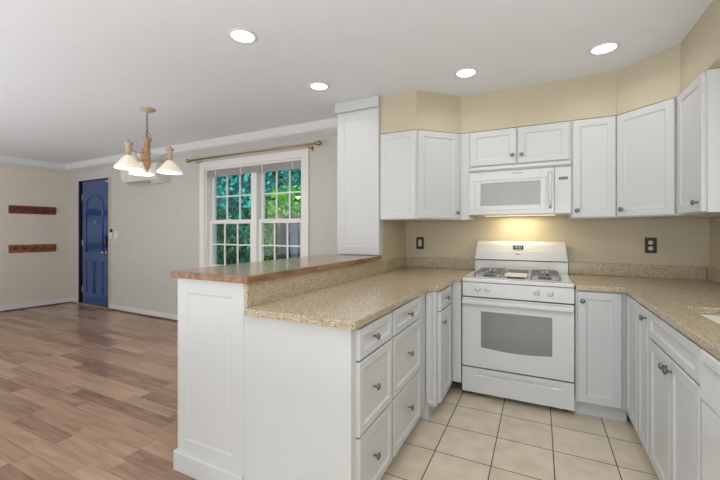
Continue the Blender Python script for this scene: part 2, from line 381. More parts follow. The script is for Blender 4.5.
b = MB(); b.box(.032, L_ - .032, .004, .045, .055, .068, .003); b.build('headrail', blind_m, bl)
b = MB()
for k in range(9): b.box(.036, L_ - .036, .006, .043, -.006 + k * .0065, -.002 + k * .0065)
b.build('slats', blind_m, bl)
b = MB(); b.box(.034, L_ - .034, .004, .045, -.022, -.010, .003); b.build('bottom_rail', blind_m, bl)
for k in (.12, .4, .62, .9): MB().box(L_ * k, L_ * k + .012, .001, .004, -.02, .06).build('ladder_tape', trim_white, bl)
# curtain rod
rx0, rx1 = wl(-4.25), wl(-2.19)
rod = thing('curtain_rod', 'antique brass curtain rod with ball finials above the living room window', 'curtain rod', (-7.56, 3.52, 2.24), WA)
b = MB(); b.tube([(rx0, -.085, 0), (rx1, -.085, 0)], .011, 12); b.build('pole', brass, rod)
fin = [(0, 0), (.016, .0), (.018, .008), (.012, .014), (.014, .02), (.026, .032), (.030, .048), (.024, .064), (.010, .074), (0, .078)]
for x, s in ((rx0, -1), (rx1, 1)): MB().lathe(fin, T(x, -.085, 0) @ RY(s * PI / 2), 16).build('finial', brass, rod)
for x in (rx0 + .12, rx1 - .10):
    b = MB(); b.tube([(x, -.002, -.03), (x, -.05, -.035), (x, -.085, -.022), (x, -.085, -.012)], .006, 8); b.box(x - .012, x + .012, -.004, -.0005, -.06, 0); b.build('bracket', brass, rod)

# ------------------------------------------------------------------ front door
dr = structure(bpy.data.objects.new('door_1', None)); C.objects.link(dr); dr.location = (-7.56, 3.52, 0); dr.rotation_euler = (0, 0, WA)
dx0, dx1 = DX0 + .115, DX1 - .012
b = MB(); b.box(DX0, DX0 + .03, .0, .1, 0, DZ1).box(DX0 + .03, DX1, .0, .1, DZ1 - .012, DZ1).box(DX0 + .03, dx0 - .004, .045, .1, 0, DZ1 - .02); b.build('dark_jamb', door_edge, dr, label='dark navy hinge-side jamb')
b = MB(); b.box(DX1 - .01, DX1 + .04, -.012, .1, 0, DZ1 + .01, .003); b.build('latch_side_casing', wall_k, dr)
slab = MB().box(dx0, dx1, .012, .055, .02, DZ1 - .015, .002).build('door_slab', door_blue, dr)
def mould(pts, r=.009): return MB().tube([(x, .010, z) for x, z in pts], r, 8, closed=True)
xa, xb = wl(-7.08), wl(-6.575)
top = [(xa, .93), (xb, .93), (xb, 1.74)] + [((xa + xb) / 2 + (xb - xa) / 2 * math.cos(a), 1.74 + .15 * math.sin(a)) for a in [PI * k / 12 for k in range(1, 12)]] + [(xa, 1.74)]
mould(top, .013).build('arched_panel_molding', door_blue, slab)
xm = (xa + xb) / 2
for p, q in ((xa, xm - .03), (xm + .03, xb)): mould([(p, .22), (q, .22), (q, .76), (p, .76)]).build('lower_panel_molding', door_blue, slab)
b = MB(); b.tube([(xm + .01 + .016 * math.cos(a), .008, 1.44 + .022 * math.sin(a)) for a in [2 * PI * k / 16 for k in range(16)]], .005, 8, closed=True); b.build('peephole_ring', mat('pale_brass', (.6, .52, .38), .3, 1), slab)
b = MB(); xk = wl(-6.475); b.box(xk - .035, xk + .035, -.016, .011, 1.02, 1.20, .008, 2); kp = b.build('keypad_lock', black_pl, slab)
b = MB()
for r_ in range(4):
    for c_ in range(3): b.box(xk - .02 + c_ * .015, xk - .011 + c_ * .015, -.0185, -.0155, 1.10 + r_ * .02, 1.112 + r_ * .02)
b.build('buttons', grey_print, kp)
MB().lathe([(0, 0), (.028, 0), (.028, .006), (.010, .012), (.010, .035), (.024, .045), (.028, .06), (.020, .072), (0, .075)], T(xk, .012, .925) @ RX(PI / 2), 18).build('door_knob', mat('satin_brass', (.55, .45, .3), .25, 1), slab)
MB().lathe([(0, 0), (.012, 0), (.010, .008), (0, .01)], T(xk - .01, .012, .72) @ RX(PI / 2), 12).build('lower_stud', mat('satin_brass', (.5, .5, .5)), slab)
for z in (1.88, 1.07, .25): MB().box(DX0 + .034, DX0 + .07, .03, .044, z - .05, z + .05, .003).build('hinge', mat('hinge_steel', (.4, .38, .35), .3, 1), dr)
MB().box(dx1 - .10, dx1 - .03, .0, .011, 2.105, 2.12, .003).build('door_sensor', vinyl, slab)
MB().box(DX0 + .03, DX1 - .012, -.03, .1, 0, .016, .005).build('threshold', thr_m, dr)
# door chime and switch
o = thing('wall_remote', 'small white control with a black square top mounted beside the blue door', 'control', (-7.56 + wl(-6.285) * math.cos(WA), WY(-6.285), 1.16), WA)
MB().box(-.022, .022, -.022, -.001, 0, .105, .004).build('body', vinyl, o); MB().box(-.022, .022, -.024, -.001, .107, .155, .003).build('black_head', black_pl, o)
o = thing('light_switch', 'white light switch plate on the living room wall right of the blue door', 'switch', (-7.56 + wl(-6.16) * math.cos(WA), WY(-6.16), 1.16), WA)
MB().box(-.045, .045, -.007, -.001, 0, .125, .003).build('plate', trim_white, o); MB().box(-.012, .012, -.013, -.0072, .04, .085, .002).build('rocker', vinyl, o)

# ------------------------------------------------------------------ coat racks on the left wall
LW = Vector((-.66, -6.12, 0)).normalized()
def lwp(y): t = (y - 3.52) / (-6.12); return -7.56 - .66 * t
lrot = math.atan2(6.12, .66)      # local +x runs away from camera (towards +y), local -y faces the room
def rack(z, m, label, pm):
    y0 = 2.68; r = thing('coat_rack', label, 'coat rack', (lwp(y0), y0, z), lrot, 'wooden peg racks on the left wall')
    MB().box(0, .61, -.02, -.001, 0, .13, .005, 2).build('board', m, r)
    b = MB(); b.box(.01, .60, -.0235, -.0205, .018, .112, .002); b.build('raised_field', m, r)
    for k in range(5):
        MB().lathe([(0, 0), (.017, 0), (.017, .006), (.008, .012), (.007, .05), (.016, .058), (.019, .068), (.013, .078), (0, .08)], T(.07 + k * .1175, -.022, .058) @ RX(R(75)), 14).build('peg', pm, r)
    return r
rack(1.57, rack_red, 'upper dark red-brown wooden rack with five pegs on the left wall', peg_m)
rack(.93, rack_or, 'lower orange-brown wooden rack with five pegs on the left wall', peg_m)
o = thing('light_switch', 'pale switch plate on the left wall, left of the lower peg rack', 'switch', (lwp(2.575), 2.575, .90), lrot)
MB().box(-.04, .04, -.007, -.001, 0, .12, .003).build('plate', trim_white, o); MB().box(-.01, .01, -.016, -.0072, .045, .075, .002).build('toggle', vinyl, o)

# ------------------------------------------------------------------ wall air conditioner
ac = thing('air_conditioner', 'white wall mounted mini split air conditioner behind the chandelier', 'air conditioner', (-7.56 + wl(-5.66) * math.cos(WA), WY(-5.66), 1.985), WA)
b = MB(); bm = bmesh.new(); prof = [(-.001, 0), (-.10, 0), (-.17, .035), (-.205, .09), (-.21, .20), (-.19, .265), (-.001, .27)]
A = [bm.verts.new((0, y, z)) for y, z in prof]; B = [bm.verts.new((.86, y, z)) for y, z in prof]
bm.faces.new(A); bm.faces.new(B[::-1])
for i in range(len(prof)): bm.faces.new((A[i], A[(i + 1) % len(prof)], B[(i + 1) % len(prof)], B[i]))
bmesh.ops.recalc_face_normals(bm, faces=bm.faces); b.bm.free(); b.bm = bm; b.build('housing', ac_m, ac)
b = MB(); b.box(.06, .60, -.028, .028, -.002, .002, mtx=T(0, -.139, .013) @ RX(R(-26.6))); b.build('air_outlet', mat('ac_slot_dark', (.12, .12, .12), .6), ac)
for k in (-.012, .012): MB().box(.07, .59, -.007, .007, -.0045, -.0022, mtx=T(0, -.139 + k, .013 - k * .5) @ RX(R(-26.6))).build('louver', ac_m, ac)

# ------------------------------------------------------------------ recessed lights
for i, (x, y, lab) in enumerate([(-1.604, 1.635, 'recessed ceiling light nearest the camera, over the bar'), (-1.604, 2.478, 'recessed ceiling light just in front of the white column'),
                              (-.489, 2.755, 'recessed ceiling light nearest the soffit above the microwave and its left filler'), (.372, 2.783, 'rightmost recessed ceiling light, above the tall door wall cabinets')]):
    o = thing('recessed_light', lab, 'ceiling light', (x, y, ZC), 0, 'recessed ceiling lights')
    MB().lathe([(.066, -.002), (.069, -.008), (.082, -.007), (.086, -.001), (.080, -.0004), (.066, -.0004)], None, 32).build('trim_ring', trim_white, o)
    MB().lathe([(0, -.005), (.066, -.0045), (.066, -.001), (0, -.001)], None, 32).build('lens', lens_m, o)
    light('bulb', 'AREA', (0, 0, -.012), (0, 0, 0), 1.4, (1, .95, .88), .12, parent=o, spread=R(150))

# ------------------------------------------------------------------ chandelier
cx_, cy_ = -3.392, 2.205
ch = thing('chandelier', 'three armed chandelier with white glass cone shades and tan wood column', 'chandelier', (cx_, cy_, ZC))
MB().lathe([(0, -.001), (.066, -.001), (.070, -.006), (.062, -.016), (.03, -.026), (.012, -.032), (.008, -.042), (0, -.044)], None, 28).build('canopy', lamp_cap, ch)
b = MB(); z = -.044; k = 0
while z > -.262:
    pts = []
    for a in range(14):
        t = 2 * PI * a / 14; px, pz = .0075 * math.cos(t), .016 * math.sin(t)
        pts.append((px * 1.3 if k % 2 == 0 else 0, 0 if k % 2 == 0 else px * 1.3, z - .014 + pz))
    b.tube(pts, .003, 6, closed=True); z -= .0255; k += 1
b.build('chain', chain_m, ch)
b = MB(); b.tube([(0, 0, -.2), (.012, .004, -.23), (.03, .01, -.255), (.038, .012, -.285), (.03, .01, -.31), (.012, .0, -.325)], .003, 6)
b.tube([(0, 0, -.215), (-.012, .0, -.235), (-.02, 0, -.255), (-.008, 0, -.275)], .003, 6); b.build('wire', chain_m, ch)
MB().lathe([(0, -.262), (.008, -.265), (.010, -.275), (.040, -.283), (.043, -.30), (.030, -.316), (.026, -.325), (.0275, -.34), (.0265, -.50), (.032, -.515), (.034, -.535), (.026, -.55), (.020, -.575), (.008, -.588), (.010, -.602), (0, -.616)], None, 20).build('column', lamp_wood, ch)
yaw = R(26.44)
for ang in (14, 134, 254):
    a = R(ang) + yaw; dx, dy = math.cos(a), math.sin(a)
    b = MB(); b.tube([(dx * t, dy * t, -.425 - .012 * math.sin(t / .2 * PI)) for t in (.02, .06, .10, .14, .182)], .005, 8)
    b.tube([(dx * t, dy * t, zz) for t, zz in ((.03, -.50), (.07, -.505), (.11, -.49), (.14, -.46), (.13, -.44), (.115, -.45), (.12, -.465))], .0035, 6)
    arm = b.build('arm', mat('pale_arm_metal', (.50, .46, .40), .4, .7), ch)
    M_ = T(dx * .200, dy * .200, 0)
    MB().lathe([(0, -.335), (.006, -.340), (.007, -.352), (.013, -.358), (.036, -.372), (.038, -.382), (.026, -.398), (.024, -.40), (.024, -.485), (.030, -.492), (.028, -.50), (0, -.50)], M_, 18).build('socket_cup', lamp_cap, arm)
    pr_ = [(.028, -.490), (.032, -.494), (.052, -.518), (.078, -.550), (.100, -.576), (.113, -.592), (.116, -.605), (.111, -.610), (.108, -.604), (.095, -.580), (.073, -.552), (.047, -.522), (.026, -.500)]
    MB().lathe(pr_, M_, 32).build('glass_shade', shade_m, arm)
    MB().lathe([(0, -.50), (.012, -.502), (.014, -.52), (.028, -.55), (.028, -.57), (.018, -.585), (0, -.59)], M_, 16).build('bulb', mat('lit_bulb', (1, .9, .75), .4, emit=(1, .78, .5), estr=3), arm)
    light('bulb_light', 'POINT', (dx * .200, dy * .200, -.62), (0, 0, 0), 1.6, (1, .86, .68), .04, parent=ch)

# ------------------------------------------------------------------ cabinets
knob_prof = [(0, 0), (.007, 0), (.0055, .004), (.005, .012), (.007, .016), (.0145, .019), (.016, .023), (.014, .027), (.008, .030), (0, .031)]
def knob(parent, x, z, y=-.02):
    return MB().lathe(knob_prof, T(x, y, z) @ RX(PI / 2), 16).build('knob', nickel, parent)
def fronts(root, lst, z0):
    for kind, x0, x1, a, c, kn in lst:
        d = MB().panel(x0, x1, a - z0, c - z0, .02, .05 if kind == 'door' else .038).build(kind, cab_white, root)
        if kn: knob(d, kn[0], kn[1] - z0, -.020)
def base_cab(label, loc, rot, wd, dp, lst, group='white base cabinets', z1=.880, well=None):
    r = thing('base_cabinet', label, 'cabinet', (loc[0], loc[1], 0), rot, group)
    b = MB()
    if well:
        b.box(0, wd, 0, .06, .10, z1).box(0, .018, .06, dp, .10, z1).box(wd - .018, wd, .06, dp, .10, z1).box(.018, wd - .018, .06, dp, .10, .12).box(.018, wd - .018, dp - .015, dp, .12, z1)
    else: b.box(0, wd, 0, dp, .10, z1, .0015)
    b.build('body', cab_white, r)
    MB().box(.0, wd, .055, dp, 0, .0995).build('toe_kick', cab_white, r)
    fronts(r, lst, 0)
    return r
# peninsula drawers, facing +x : local x -> world +y
PX = -.690
base_cab('white three drawer base cabinet at the open end of the peninsula', (PX, 1.3245), PI / 2, .406, .560,
    [('drawer', .022, .392, .738, .868, (.165, .806)), ('drawer', .022, .392, .418, .728, (.165, .580)), ('drawer', .022, .392, .112, .408, (.165, .268))])
base_cab('white three drawer base cabinet in the middle of the peninsula', (PX, 1.7315), PI / 2, .6425, .560,
    [('drawer', .012, .485, .738, .868, (.240, .808)), ('drawer', .012, .485, .418, .728, (.240, .584)), ('drawer', .012, .485, .112, .408, (.240, .275))])
# plain end panel of the peninsula cabinets
o = MB().box(-1.2712, PX, 1.306, 1.3235, .0, .880, .001).build('cabinet_end_panel', cab_white); tag(o, 'plain white side panel closing the peninsula cabinets under the counter', 'panel')
# small stepped cabinet next to the range
r = base_cab('narrow white base cabinet with one drawer and one door stepped out left of the range', (-.620, 2.393), PI / 2, .475, .60,
    [('drawer', .048, .385, .738, .868, (.19, .806)), ('door', .048, .385, .112, .728, (.090, .655))])
b = MB(); b.panel(.001, .071, .115, .868, .014, .016, 0)
o = b.build('side_filler', cab_white, r); o.rotation_euler = (0, 0, -PI / 2); o.location = (-.0005, .0715, 0)
o = MB().box(-.618, -.547, 2.869, 2.885, .10, .880, .001).build('filler_strip', cab_white); tag(o, 'plain white filler strip between the narrow cabinet and the left side of the range', 'panel')
# back run right of the range
base_cab('white base cabinet with a single tall door right of the range', (.2225, 2.905), 0, .30, .675,
    [('door', .012, .262, .112, .868, (.040, .805))])
# right run facing -x : local x -> world -y
RXF = .523
base_cab('white corner base cabinet with two narrow doors at the right end of the back counter', (RXF, 2.900), -PI / 2, .566, .61,
    [('door', .030, .305, .112, .868, None), ('door', .330, .548, .112, .868, (.530, .822))])
base_cab('white sink base cabinet with a false drawer front over two doors', (RXF, 2.333), -PI / 2, .685, .61,
    [('drawer', .012, .660, .738, .868, None), ('door', .012, .333, .112, .728, (.305, .680)), ('door', .339, .660, .112, .728, (.367, .680))], well=True)
dw = thing('dishwasher', 'white dishwasher front at the right edge beside the sink cabinet', 'dishwasher', (RXF, 1.646, 0), -PI / 2)
MB().box(.003, .6, .0, .6, .10, .878, .003).build('body', enamel_mat, dw)
MB().box(.006, .597, -.024, -.001, .12, .70, .006, 2).build('door', enamel, dw)
cp = MB().box(.006, .597, -.028, -.001, .705, .874, .006, 2).build('control_panel', enamel, dw)
MB().box(.05, .55, -.0335, -.0285, .835, .846, .002).build('vent_slot', lip_grey, cp)
MB().box(.01, .59, .05, .59, 0, .0995).build('toe_kick', enamel_mat, dw)

# ------------------------------------------------------------------ counters
def slab(poly, z0, z1, name, label, hole=None):
    bm = bmesh.new()
    xs = sorted({p[0] for p in poly}); 
    m = MB(); m.prism(poly, z0, z1, .005, 3)
    o = m.build(name, stone_m); tag(o, label, 'countertop')
    return o
pen = [(XP + .001, 1.284), (-.670, 1.284), (-.663, 1.291), (-.664, 2.345), (-.655, 2.365), (-.605, 2.39), (-.595, 2.405), (-.595, 2.835), (-.587, 2.850), (-.5465, 2.850), (-.5465, YB - .022), (XP + .022, YB - .022), (XP + .022, 2.976), (XP + .001, 2.976)]
slab(pen, .882, .914, 'countertop', 'speckled tan stone countertop on the peninsula left of the range')
# right counter with an undermount sink cut-out, one clean mesh from a grid
SX0, SX1, SY0, SY1 = .635, 1.00, 1.69, 2.285
def gridslab(xs, ys, keep, z0, z1):
    bm = bmesh.new(); V = {}
    def v(i, j, z):
        k = (i, j, z)
        if k not in V: V[k] = bm.verts.new((xs[i], ys[j], z))
        return V[k]
    nx, ny = len(xs) - 1, len(ys) - 1
    K = lambda i, j: 0 <= i < nx and 0 <= j < ny and keep(i, j)
    for i in range(nx):
        for j in range(ny):
            if not K(i, j): continue
            bm.faces.new((v(i, j, z1), v(i + 1, j, z1), v(i + 1, j + 1, z1), v(i, j + 1, z1)))
            bm.faces.new((v(i, j, z0), v(i, j + 1, z0), v(i + 1, j + 1, z0), v(i + 1, j, z0)))
            for (di, dj, a, c) in ((-1, 0, (i, j + 1), (i, j)), (1, 0, (i + 1, j), (i + 1, j + 1)), (0, -1, (i, j), (i + 1, j)), (0, 1, (i + 1, j + 1), (i, j + 1))):
                if not K(i + di, j + dj): bm.faces.new((v(*a, z0), v(*c, z0), v(*c, z1), v(*a, z1)))
    bmesh.ops.recalc_face_normals(bm, faces=bm.faces)
    es = [e for e in bm.edges if len(e.link_faces) == 2 and e.calc_face_angle() > .5 and all(x.co.z > z1 - 1e-5 for x in e.verts)]
    bmesh.ops.bevel(bm, geom=es, offset=.005, segments=3, affect='EDGES', profile=.5)
    return bm
xs = [.2215, .498, SX0, SX1, XR - .022]; ys = [1.04, SY0, SY1, 2.862, YB - .022]
bm = gridslab(xs, ys, lambda i, j: not ((i == 0 and j < 3) or (i == 2 and j == 1)), .882, .914)
m_ = MB(); m_.bm.free(); m_.bm = bm
tag(m_.build('countertop', stone_m), 'speckled tan stone countertop right of the range with the sink cut into it', 'countertop')
# backsplash strips
zs0, zs1 = .9145, 1.016
o = MB().box(XP + .022, -.5465, YB - .021, YB - .001, zs0, zs1, .002).build('backsplash', stone_m); tag(o, 'low speckled stone backsplash on the back wall left of the range', 'backsplash', 'stone backsplash strips')
o = MB().box(XP + .001, XP + .021, 2.977, YB - .022, zs0, zs1, .002).build('backsplash', stone_m); tag(o, 'short stone backsplash on the side wall behind the white column', 'backsplash', 'stone backsplash strips')
o = MB().box(.2215, XR - .022, YB - .021, YB - .001, zs0, zs1, .002).build('backsplash', stone_m); tag(o, 'low speckled stone backsplash on the back wall right of the range', 'backsplash', 'stone backsplash strips')
o = MB().box(XR - .021, XR - .001, 1.04, YB - .022, zs0, zs1, .002).build('backsplash', stone_m); tag(o, 'stone backsplash along the right wall behind the sink', 'backsplash', 'stone backsplash strips')
o = MB().box(-1.271, XP, 1.305, 2.972, .883, 1.029, .001).build('bar_riser', stone_m); tag(o, 'speckled stone riser between the peninsula counter and the raised wood bar', 'backsplash')
# sink
sk = thing('kitchen_sink', 'cream undermount sink in the right countertop', 'sink', (SX0, SY0, .68))
xs_, ys_, D = SX1 - SX0, SY1 - SY0, .20
b = MB(); b.box(-.012, 0, -.012, ys_ + .012, 0, D).box(xs_, xs_ + .012, -.012, ys_ + .012, 0, D).box(0, xs_, -.012, 0, 0, D).box(0, xs_, ys_, ys_ + .012, 0, D).box(0, xs_, 0, ys_, 0, .012); b.build('basin', sink_m, sk)
MB().lathe([(0, .0), (.04, .0), (.044, .003), (.03, .002), (0, .001)], T(xs_ / 2, ys_ / 2, .0125), 20).build('drain', nickel, sk)
# ------------------------------------------------------------------ raised wood bar
b = MB(); b.prism([(-1.790, 1.284), (-1.226, 1.284), (-1.226, 2.895), (-1.790, 2.895)], 1.031, 1.066, .004, 2)
b = MB(); b.box(-1.780, -1.232, 1.284, 2.868, 1.031, 1.0665, .004, 2)
o = b.build('bar_counter', bar_m); tag(o, 'glossy brown wood raised bar counter on the peninsula half wall', 'bar counter')

# ------------------------------------------------------------------ wall cabinets
def wall_cab(label, loc, rot, poly, z0, lst, group='white wall cabinets', seam=None):
    """poly in world coordinates"""
    r = thing('wall_cabinet', label, 'cabinet', (loc[0], loc[1], z0), rot, group)
    Mi = (T(loc[0], loc[1], 0) @ RZ(rot)).inverted()
    pts = [tuple((Mi @ Vector((x, y, 0)))[:2]) for x, y in poly]
    MB().prism(pts, 0, ZU1 - z0, .001, 1).build('body', cab_white, r)
    fronts(r, lst, z0)
    return r
s2 = .42992
P0 = (-.9215, 2.912); P1 = (-.6175, 3.216)
g = .0012
ex = wall_cab('white diagonal corner wall cabinet beside the white column', P0, PI / 4, [(XP + g, YB - g), (XP + g, 2.912), P0, P1, (-.6175, YB - g)], ZU0,
    [('door', .012, s2 - .028, ZU0 + .008, ZU1 - .006, (s2 - .055, ZU0 + .06))])
b = MB(); b.panel(XP + .004, -.926, .004, .742, .012, .045, -.0005, .004); e = b.build('side_panel', cab_white, ex); e.matrix_local = RZ(-PI / 4) @ T(-P0[0], 0, 0)
o = MB().box(-.6165, -.5445, 3.216, YB - g, ZU0, ZU1, .001).build('filler_strip', cab_white); tag(o, 'narrow white filler strip between the left corner wall cabinet and the microwave', 'panel')
wall_cab('short white two door cabinet above the microwave', (-.5435, 3.216), 0, [(-.5435, 3.216), (.2185, 3.216), (.2185, YB - g), (-.5435, YB - g)], 1.826,
    [('door', .012, .374, 1.834, ZU1 - .006, (.345, 1.90)), ('door', .386, .750, 1.834, ZU1 - .006, (.415, 1.90))])
wall_cab('tall white single door wall cabinet right of the microwave', (.2195, 3.216), 0, [(.2195, 3.216), (.506, 3.216), (.506, YB - g), (.2195, YB - g)], ZU0,
    [('door', .008, .281, ZU0 + .006, ZU1 - .006, (.036, 1.437))])
Q0 = (.507, 3.216); Q1 = (.793, 2.930); s3 = .4045
wall_cab('white diagonal corner wall cabinet right of the tall door cabinet', Q0, -PI / 4, [Q0, Q1, (XR - g, 2.930), (XR - g, YB - g), (.507, YB - g)], ZU0,
    [('door', .014, s3 - .022, ZU0 + .006, ZU1 - .006, (.058, 1.437))])
rc = wall_cab('narrow white wall cabinet on the right wall at the photo edge', (.793, 2.929), -PI / 2, [(.793, 2.929), (.793, 2.515), (XR - g, 2.515), (XR - g, 2.929)], ZU0,
    [('door', .022, .395, ZU0 + .006, ZU1 - .006, (.345, 1.437))])

# ------------------------------------------------------------------ microwave
mw = thing('microwave', 'white over the range microwave with a grey window', 'microwave', (-.5425, 3.199, 1.417), 0)
MB().box(0, .760, .02, .385, .0, .405, .002).build('body', enamel, mw)
MB().box(0, .760, -.016, .019, .376, .404, .008, 3).build('top_vent_lip', enamel, mw)
MB().box(.004, .756, -.004, .019, .366, .3755).build('vent_gap', lip_grey, mw)
b = MB()
dw_ = .644
# door as a frame round the window
b.box(.0, .095, 0, .019, .004, .364, .002).box(.548, dw_, 0, .019, .004, .364, .002).box(.095, .548, 0, .019, .004, .077, .002).box(.095, .548, 0, .019, .265, .364, .002)
md = b.build('door', enamel, mw)
b = MB()
for (x0, x1, a, c) in ((.048, .056, .044, .290), (.582, .590, .044, .290), (.048, .590, .288, .295), (.048, .590, .040, .046)): b.box(x0, x1, -.005, -.0005, a, c, .001)
b.build('raised_border', lip_grey if 0 else enamel, md)
MB().box(.096, .547, .004, .012, .078, .264).build('window', mw_glass, md)
b = MB(); b.tube([(.618, -.002, .050), (.618, -.03, .075), (.618, -.036, .12), (.618, -.036, .25), (.618, -.03, .30), (.618, -.002, .325)], .011, 10); b.build('handle', enamel, md)
cpn = MB().box(.6485, .760, 0, .019, .004, .364, .002).build('control_panel', enamel, mw)
MB().box(.676, .738, -.0015, -.0002, .262, .285).build('display', clock_m if 0 else mat('dim_display', (.16, .16, .15), .3), cpn)
b = MB()
for r_ in range(7):
    for c_ in range(4): b.box(.660 + c_ * .0235, .676 + c_ * .0235, -.0012, -.0002, .060 + r_ * .027, .072 + r_ * .027)
b.build('keypad', key_m, cpn)
MB().box(.656, .754, -.004, -.0002, .030, .040, .001).build('open_bar', enamel, cpn)
def text(body, size, m, name, parent, loc, rot=(PI / 2, 0, 0), ext=.0004):
    cu = bpy.data.curves.new('txt', 'FONT'); cu.body = body; cu.size = size; cu.extrude = ext; cu.align_x = 'CENTER'; cu.align_y = 'CENTER'
    t = bpy.data.objects.new('txt', cu); C.objects.link(t); dg = bpy.context.evaluated_depsgraph_get()
    me = bpy.data.meshes.new_from_object(t.evaluated_get(dg)); C.objects.unlink(t); bpy.data.objects.remove(t)
    me.materials.clear(); me.materials.append(m); o = bpy.data.objects.new(name, me); C.objects.link(o); o.parent = parent; o.location = loc; o.rotation_euler = rot
    return o
text('Whirlpool', .018, grey_print, 'brand_lettering', md, (.380, -.0008, .338))
light('cooktop_lamp', 'AREA', (.38, .26, -.004), (0, 0, 0), 1.6, (1, .82, .5), .3, .08, parent=mw)
MB().box(.1, .66, .19, .33, -.0015, -.0005).build('lamp_lens', mat('warm_lamp_lens', (.9, .8, .6), .4, emit=(1, .8, .45), estr=.8), mw)

# ------------------------------------------------------------------ range
rg = thing('gas_range', 'white freestanding gas range with grey oven window', 'stove', (-.5415, 2.884, 0), 0)
W_ = .758
MB().box(0, W_, .03, .685, .045, .885, .002).build('body', enamel, rg)
for x in (.05, W_ - .05):
    for y in (.09, .62): MB().lathe([(0, 0), (.018, 0), (.018, .012), (.008, .016), (.008, .045), (0, .045)], T(x, y, 0), 12).build('foot', gap_dark, rg)
ct = MB().box(-.0005, W_ + .0005, .0, .62, .888, .916, .006, 3).build('cooktop', enamel, rg)
MB().box(.055, W_ - .055, .06, .56, .9165, .919, .001).build('cooktop_well', enamel, ct)
# control panel
b = MB(); b.box(.0, W_, .004, .028, .776, .884, .003); cpnl = b.build('control_panel', enamel, rg)
kx = [.118, .187, .524, .610]
for x in kx:
    kb = MB().lathe([(0, 0), (.021, 0), (.021, .004), (.017, .008), (.016, .02), (0, .021)], T(x, .0035, .838) @ RX(PI / 2), 20).build('control_knob', enamel, cpnl)
    MB().box(x - .004, x + .004, -.024, -.0175, .822, .854, .002).build('grip', enamel, kb)
MB().box(.0, W_, .012, .028, .770, .7755).build('upper_gap', gap_dark, rg)
MB().box(.0, W_, .012, .028, .885, .8875).build('cooktop_gap', mat('mid_gap', (.2, .2, .2), .8), rg)
# oven door with a bowed lower window edge
def door_mesh():
    bm = bmesh.new(); x0, x1, z0, z1 = .002, W_ - .002, .238, .768; wx0, wx1, wz1, wz0 = .140, .622, .668, .392
    n = 12; t = .028
    arc = [(wx0 + (wx1 - wx0) * i / n, wz0 - .016 * math.sin(PI * i / n)) for i in range(n + 1)]
    inner = arc + [(wx1, wz1), (wx0, wz1)]
    outer = [(x0 + (x1 - x0) * i / n, z0) for i in range(n + 1)] + [(x1, z1), (x0, z1)]
    def lp(pts, y): return [bm.verts.new((x, y, z)) for x, z in pts]
    of, if_, ob, ib = lp(outer, 0), lp(inner, 0), lp(outer, t), lp(inner, .008)
    m = len(outer)
    for i in range(m):
        j = (i + 1) % m
        bm.faces.new((of[i], of[j], if_[j], if_[i])); bm.faces.new((of[i], ob[i], ob[j], of[j])); bm.faces.new((if_[i], if_[j], ib[j], ib[i]))
    bm.faces.new(ob[::-1]); bmesh.ops.recalc_face_normals(bm, faces=bm.faces)
    g = bmesh.new(); vs = [g.verts.new((x, .006, z)) for x, z in inner]; g.faces.new(vs)
    r = bmesh.ops.extrude_face_region(g, geom=g.faces[:]); bmesh.ops.translate(g, vec=(0, .004, 0), verts=[v for v in r['geom'] if isinstance(v, bmesh.types.BMVert)])
    bmesh.ops.recalc_face_normals(g, faces=g.faces)
    return bm, g
d_, g_ = door_mesh()
b = MB(); b.bm.free(); b.bm = d_; od = b.build('oven_door', enamel, rg)
b = MB(); b.bm.free(); b.bm = g_; b.build('oven_window', oven_glass, od)
b = MB(); b.box(.004, W_ - .004, -.045, -.018, .722, .757, .010, 4); b.box(.006, .05, -.02, -.0005, .722, .757, .004).box(W_ - .05, W_ - .006, -.02, -.0005, .722, .757, .004); b.build('door_handle', enamel, od)
MB().box(.004, W_ - .004, .010, .028, .229, .2365).build('lower_gap', gap_dark, rg)
b = MB(); bm = bmesh.new()
# storage drawer with a scooped pull
nx_, rows = 24, [(.040, 0), (.150, 0), (.166, 0), (.176, 1), (.188, .3), (.20, 0), (.227, 0)]
G = []
for z, dpt in rows:
    line = []
    for i in range(nx_ + 1):
        u = i / nx_; w_ = max(0, min(1, min(u - .1, .9 - u) * 8)); line.append(bm.verts.new((.001 + (W_ - .002) * u, .012 * dpt * w_, z)))
    G.append(line)
for a, c in zip(G, G[1:]):
    for i in range(nx_): bm.faces.new((a[i], a[i + 1], c[i + 1], c[i]))
bd = [e for e in bm.edges if e.is_boundary]; r = bmesh.ops.extrude_edge_only(bm, edges=bd)
bmesh.ops.translate(bm, vec=(0, .028, 0), verts=[v for v in r['geom'] if isinstance(v, bmesh.types.BMVert)])
for v in r['geom']:
    if isinstance(v, bmesh.types.BMVert): v.co.y = .028
bmesh.ops.recalc_face_normals(bm, faces=bm.faces); b.bm.free(); b.bm = bm; b.build('storage_drawer', enamel, rg)
# backguard
b = MB(); bm = bmesh.new(); prof = [(.62, .888), (.62, 1.016), (.600, 1.024), (.612, 1.10), (.632, 1.160), (.655, 1.186), (.690, 1.19), (.690, .888)]
A = [bm.verts.new((.002 + max(0, z - 1.02) * .11, y, z)) for y, z in prof]; B = [bm.verts.new((W_ - .002 - max(0, z - 1.02) * .11, y, z)) for y, z in prof]
bm.faces.new(A); bm.faces.new(B[::-1])
for i in range(len(prof)): bm.faces.new((A[i], A[(i + 1) % len(prof)], B[(i + 1) % len(prof)], B[i]))
bmesh.ops.recalc_face_normals(bm, faces=bm.faces); bmesh.ops.bevel(bm, geom=[e for e in bm.edges if abs(e.verts[0].co.x - e.verts[1].co.x) < .02 and max(v.co.z for v in e.verts) > 1.03], offset=.004, segments=2, affect='EDGES')
b.bm.free(); b.bm = bm; bgd = b.build('backguard', enamel, rg)
MB().box(.008, W_ - .008, .598, .621, 1.0165, 1.0225).build('shadow_gap', gap_dark, bgd)
